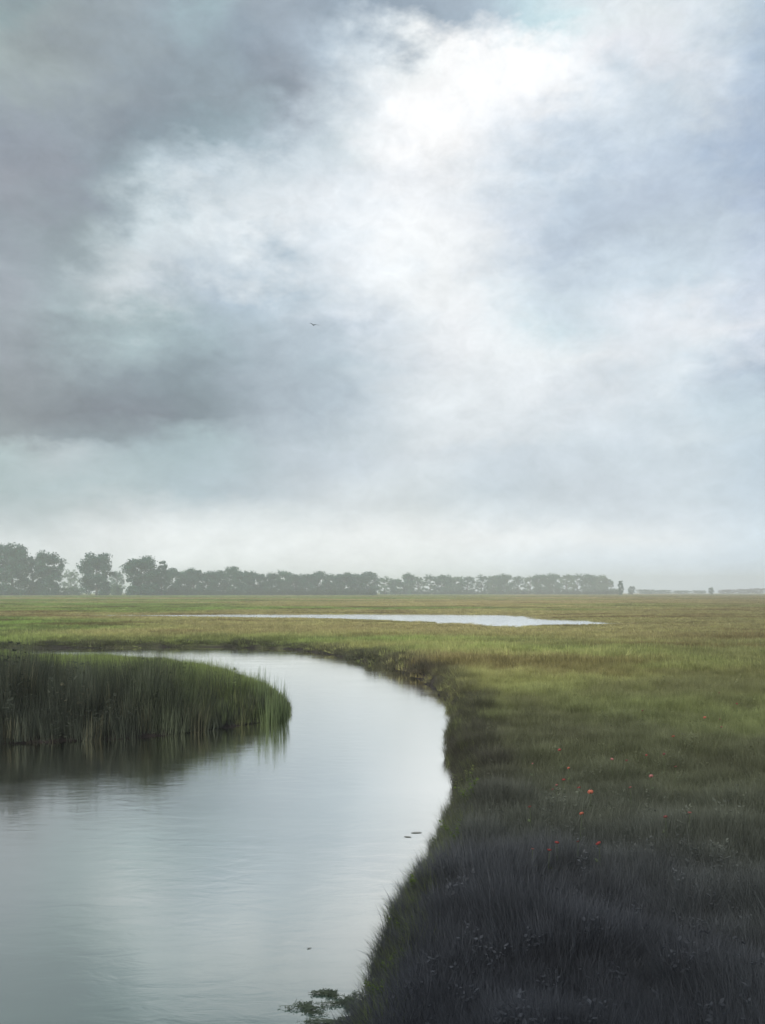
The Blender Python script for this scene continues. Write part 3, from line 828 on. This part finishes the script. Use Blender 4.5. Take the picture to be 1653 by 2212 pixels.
# half-drowned weed at the foot of the bank
for (X, Y, rx, ry, n_, lab) in [(752, 2160, .24, .18, 520, 'thick dark weed joined to the foot of the near bank'),
        (695, 2142, .20, .07, 240, 'loose dark weed spray reaching out over the grey water'),
        (655, 2175, .17, .13, 280, 'broken patch of dark weed drifting farthest out on the grey water'),
        (712, 2203, .20, .08, 280, 'flat band of dark weed lowest in the water by the bank')]:
    x_, y_ = wp(X, Y, .02)
    o = empty('water_weed', (x_, y_, .0)); tag(o, lab, 'water weed', 'dark weed in the water at the foot of the near bank')
    lb = MB(); sb = MB()
    arms = [(random.uniform(-.9, .9), random.uniform(-.8, .8)) for _ in range(9)]
    for (ax, ay) in arms:
        tube(sb, [(rx*.5, 0, .01), (ax*rx*.5, ay*ry*.6, .02), (ax*rx, ay*ry, .012)], [.003, .002, .001], 4)
    for i in range(n_):
        ax, ay = random.choice(arms); t = random.uniform(.15, 1.05)
        p = (ax*rx*t+random.gauss(0, .012), ay*ry*t+random.gauss(0, .012), .004+random.random()*.012)
        leafspray(lb, p, .014, 3, .12)
    link('stem', sb.mesh('stem', M_WEED), o); link('leaves', lb.mesh('leaves', M_WEED), o)
M_DEAD = simple_mat('dead_leaf', (.28, .29, .26), .6)
def flat_leaf(L_, W_, curl):
    n_ = 8; vs = []; fs = []
    for side in (1, 0):
        for i in range(n_+1):
            t = i/n_; w = W_*math.sin(math.pi*min(1, t*.98+.02))**.8
            z = curl*(t-.5)**2 + .0015*side
            vs += [(L_*(t-.5), -w, z+curl*.3), (L_*(t-.5), 0, z), (L_*(t-.5), w, z+curl*.3)]
    b = (n_+1)*3
    for i in range(n_):
        for k in range(2):
            q = i*3+k
            fs.append((q, q+3, q+4, q+1)); fs.append((q+b, q+1+b, q+4+b, q+3+b))
    mb = MB(); mb.add(vs, fs); return mb
for (X, Y, L_, az_, lab) in [(900, 1797, .12, .1, 'longer dark leaf floating on the pale water near the bank'), (881, 1806, .085, -.35, 'short dark leaf floating just farther out than the longer one'),
                             (668, 2046, .035, .4, 'tiny dark leaf floating alone on the grey water')]:
    x_, y_ = wp(X, Y, .01)
    o = link('floating_leaf', flat_leaf(L_, L_*.2, .004).mesh('floating_leaf', M_DEAD)); o.location = (x_, y_, .002); o.rotation_euler = (0, 0, az_)
    tag(o, lab, 'leaf', 'leaves floating on the river')
# red flowers
FM = {k: simple_mat('petals_'+k, c, .55, .12, 60) for k, c in {'orange': (.48, .15, .10), 'red': (.34, .075, .07), 'pink': (.36, .15, .14), 'dull': (.20, .07, .065)}.items()}
M_CEN = simple_mat('flower_centre', (.05, .03, .02))
def petals(mb, R_):
    for k in range(6):
        a = k*math.pi/3+random.uniform(-.15, .15)
        vs = []; fs = []
        for i in range(5):
            t = i/4; r = R_*t; z = R_*(.55*t*t-.1*t); w = R_*.62*math.sin(math.pi*(.12+.72*t))
            for q in (-1, 0, 1):
                vs.append((math.cos(a)*r-math.sin(a)*w*q, math.sin(a)*r+math.cos(a)*w*q, z+abs(q)*.12*R_+.0006*k))
        for i in range(4):
            for q in range(2):
                b = i*3+q; fs.append((b, b+1, b+4, b+3))
        mb.add(vs, fs)
FL = {}
for k in FM:
    mb = MB(); petals(mb, .024); FL[k] = mb.mesh('blossom', FM[k], True)
cb = MB(); tube(cb, [(0, 0, -.004), (0, 0, .003), (0, 0, .008)], [.004, .006, .001], 8); CEN = cb.mesh('centre', M_CEN)
sb = MB(); tube(sb, [(0, 0, -.36), (.012, .004, -.2), (0, 0, 0)], [.0022, .0018, .0014], 5)
leafspray(sb, (.01, 0, -.22), .05, 3); leafspray(sb, (.008, 0, -.14), .04, 2); STEM = sb.mesh('stem', M_STEM)
flowers = [(1276,1713,1.55,'orange','largest and brightest orange-red flower in the dark meadow'),
 (1251,1703,1.1,'red','red flower nearest the largest one, on its river side'),
 (1218,1686,1.1,'red','rounder red flower at the top of the cluster of three by the river side'),
 (1203,1697,.9,'pink','small pink flower in the middle of the cluster of three'),
 (1195,1706,.75,'dull','tiniest dull flower in the cluster of three, nearest the river'),
 (1229,1660,.9,'orange','small orange flower standing alone above the cluster of three'),
 (1209,1621,1.1,'red','deep red flower highest up on the river side of the patch'),
 (1322,1641,1.0,'pink','faint pink flower halfway between the deep red and the bright orange one'),
 (1354,1644,.85,'dull','dull red flower just beyond the faint pink one'),
 (1397,1632,.8,'red','thin red flower first of two before the bright orange one'),
 (1435,1630,1.0,'dull','wide dull red flower just below the bright orange one'),
 (1455,1592,1.25,'orange','bright orange flower standing alone high in the meadow'),
 (1523,1551,1.25,'orange','orange flower with glossy petals on the far side of the meadow'),
 (1556,1554,.7,'dull','tiny dull flower level with the glossy orange one'),
 (1592,1521,1.0,'red','red flower farthest toward the meadow edge of the picture'),
 (1388,1536,.9,'dull','isolated brownish red flower high above the others'),
 (1460,1657,1.0,'pink','pink flower lying flat below the bright orange one'),
 (1407,1678,1.25,'pink','wide pinkish flower in the middle of the meadow'),
 (1362,1702,.9,'pink','slim pink flower low between the largest and the wide pinkish one'),
 (1257,1759,1.1,'orange','orange flower straight below the largest one'),
 (1145,1744,.9,'dull','dull red flower nearest to the river bank'),
 (1294,1824,1.2,'red','strong red flower lowest of all at the edge of the dark sedge'),
 (1203,1822,1.0,'red','crimson flower above the lowest two near the river side'),
 (1187,1838,1.0,'red','crimson flower lowest on the river side'),
 (1249,1819,.7,'dull','tiny dark red flower between the crimson and the strong red one'),
 (1151,1835,.7,'pink','tiny pink flower lowest and closest to the bank'),
 (1438,1766,.95,'dull','brownish flower half hidden in the dark sedge'),
 (1490,1757,.95,'pink','pale pink flower deepest in the dark sedge'),
 (1554,1497,.8,'dull','dull flower farthest away up the meadow'),
 (1559,1571,.75,'pink','small pink flower under the tiny dull one'),
 (1151,1650,.6,'pink','faintest pink speck of a flower at the river side')]
for (X, Y, sz_, k, lab) in flowers:
    zb = .42
    for _ in range(3):
        x_, y_ = wp(X, Y, zb); zb = zat(x_, y_)+.37
    x_, y_ = wp(X, Y, zb)
    o = empty('marsh_flower', (x_, y_, zb), random.uniform(0, 6.28)); tag(o, lab, 'flower', 'red and orange flowers in the meadow')
    p = link('blossom', FL[k], o); p.scale = (sz_*.8,)*3; p.rotation_euler = (random.uniform(.5, 1.1), 0, math.pi*1.0-o.rotation_euler[2]+random.uniform(-.5, .5))
    c = link('centre', CEN, p); link('stem', STEM, o)
# bird high over the island
M_BIRD = simple_mat('bird_feathers', (.16, .20, .25), .7, .15, 8)
bm_ = MB()
n_ = 14; vs = []; fs = []
for i in range(n_+1):     # body: one smooth spindle, head forward
    t = i/n_; r = .055*math.sin(math.pi*min(1, .03+t*.97))**.7*(1 if t < .72 else 1-.35*math.sin((t-.72)/.28*math.pi*.8))
    for j in range(8):
        a = j*math.pi/4; vs.append((r*.9*math.cos(a), -.24+.46*t, r*math.sin(a)))
for i in range(n_):
    for j in range(8):
        k = (j+1) % 8; fs.append((i*8+j, i*8+k, (i+1)*8+k, (i+1)*8+j))
bm_.add(vs, fs)
for sgn in (-1, 1):       # bent wings with thickness
    vs = []; fs = []; K = 8
    for lay in (0, 1):
        for i in range(K+1):
            t = i/K; xw = sgn*(.03+.47*t); zz = .10*math.sin(t*2.2)-.05*t*t; ch = .17*(1-t)**.6+.015; sw = .02+.06*math.sin(t*3)-.10*t
            th = .012*(1-t)*lay
            vs += [(xw, sw+ch*.5, zz+th), (xw, sw-ch*.5, zz+th)]
    b = (K+1)*2
    for i in range(K):
        q = 2*i; fs += [(q, q+1, q+3, q+2), (q+b, q+2+b, q+3+b, q+1+b), (q, q+2, q+2+b, q+b), (q+1, q+1+b, q+3+b, q+3)]
    bm_.add(vs, fs)
tv = [(-.03, -.22, .0), (.03, -.22, .0), (.06, -.38, .0), (-.06, -.38, .0), (-.03, -.22, .012), (.03, -.22, .012), (.06, -.38, .006), (-.06, -.38, .006)]
bm_.add(tv, [(0, 1, 2, 3), (4, 7, 6, 5), (0, 4, 5, 1), (1, 5, 6, 2), (2, 6, 7, 3), (3, 7, 4, 0)])
bo = link('bird', bm_.mesh('bird', M_BIRD, True)); D_ = 72.
bo.location = ((678-HX)/F*D_, D_, CAMZ+(HY-702)/F*D_); bo.rotation_euler = (.15, .08, .5)
tag(bo, 'small grey bird gliding alone against the grey cloud', 'bird')

# ------------------------------------------------------------------ haze
def box(name, x0, x1, y0, y1, z0, z1, mat):
    v = [(a, b, c) for c in (z0, z1) for b in (y0, y1) for a in (x0, x1)]
    f = [(0, 2, 3, 1), (4, 5, 7, 6), (0, 1, 5, 4), (2, 6, 7, 3), (0, 4, 6, 2), (1, 3, 7, 5)]
    return link(name, mesh_np(name, v, f, [mat]))
m, nt_, N_, L_2 = new_mat('haze')
ou = N_.new('ShaderNodeOutputMaterial'); pv = N_.new('ShaderNodeVolumePrincipled')
pv.inputs['Color'].default_value = (.92, .975, .985, 1); pv.inputs['Density'].default_value = .00082; pv.inputs['Anisotropy'].default_value = 0.0
L_2.new(pv.outputs[0], ou.inputs['Volume'])
hz_ = box('haze', -1620, 1620, -170, 2020, -2.0, 37, m)
tag(hz_, 'thin pale mist lying over the whole marsh', kind='stuff')

# ------------------------------------------------------------------ camera
cam = bpy.data.cameras.new('camera'); co = bpy.data.objects.new('camera', cam); COL.objects.link(co)
cam.sensor_fit = 'VERTICAL'; cam.sensor_height = 36; cam.lens = F/2212*36
cam.shift_y = (1279-1106)/2212
co.location = (0, 0, CAMZ); co.rotation_euler = (math.radians(90), 0, 0)
cam.clip_start = .05; cam.clip_end = 20000
SC.camera = co
SC.view_settings.view_transform = 'Standard'; SC.view_settings.look = 'None'
SC.view_settings.exposure = 1.0; SC.view_settings.gamma = 1.0
SC.cycles.use_denoising = True
SC.cycles.max_bounces = 6; SC.cycles.volume_bounces = 1; SC.cycles.transparent_max_bounces = 8
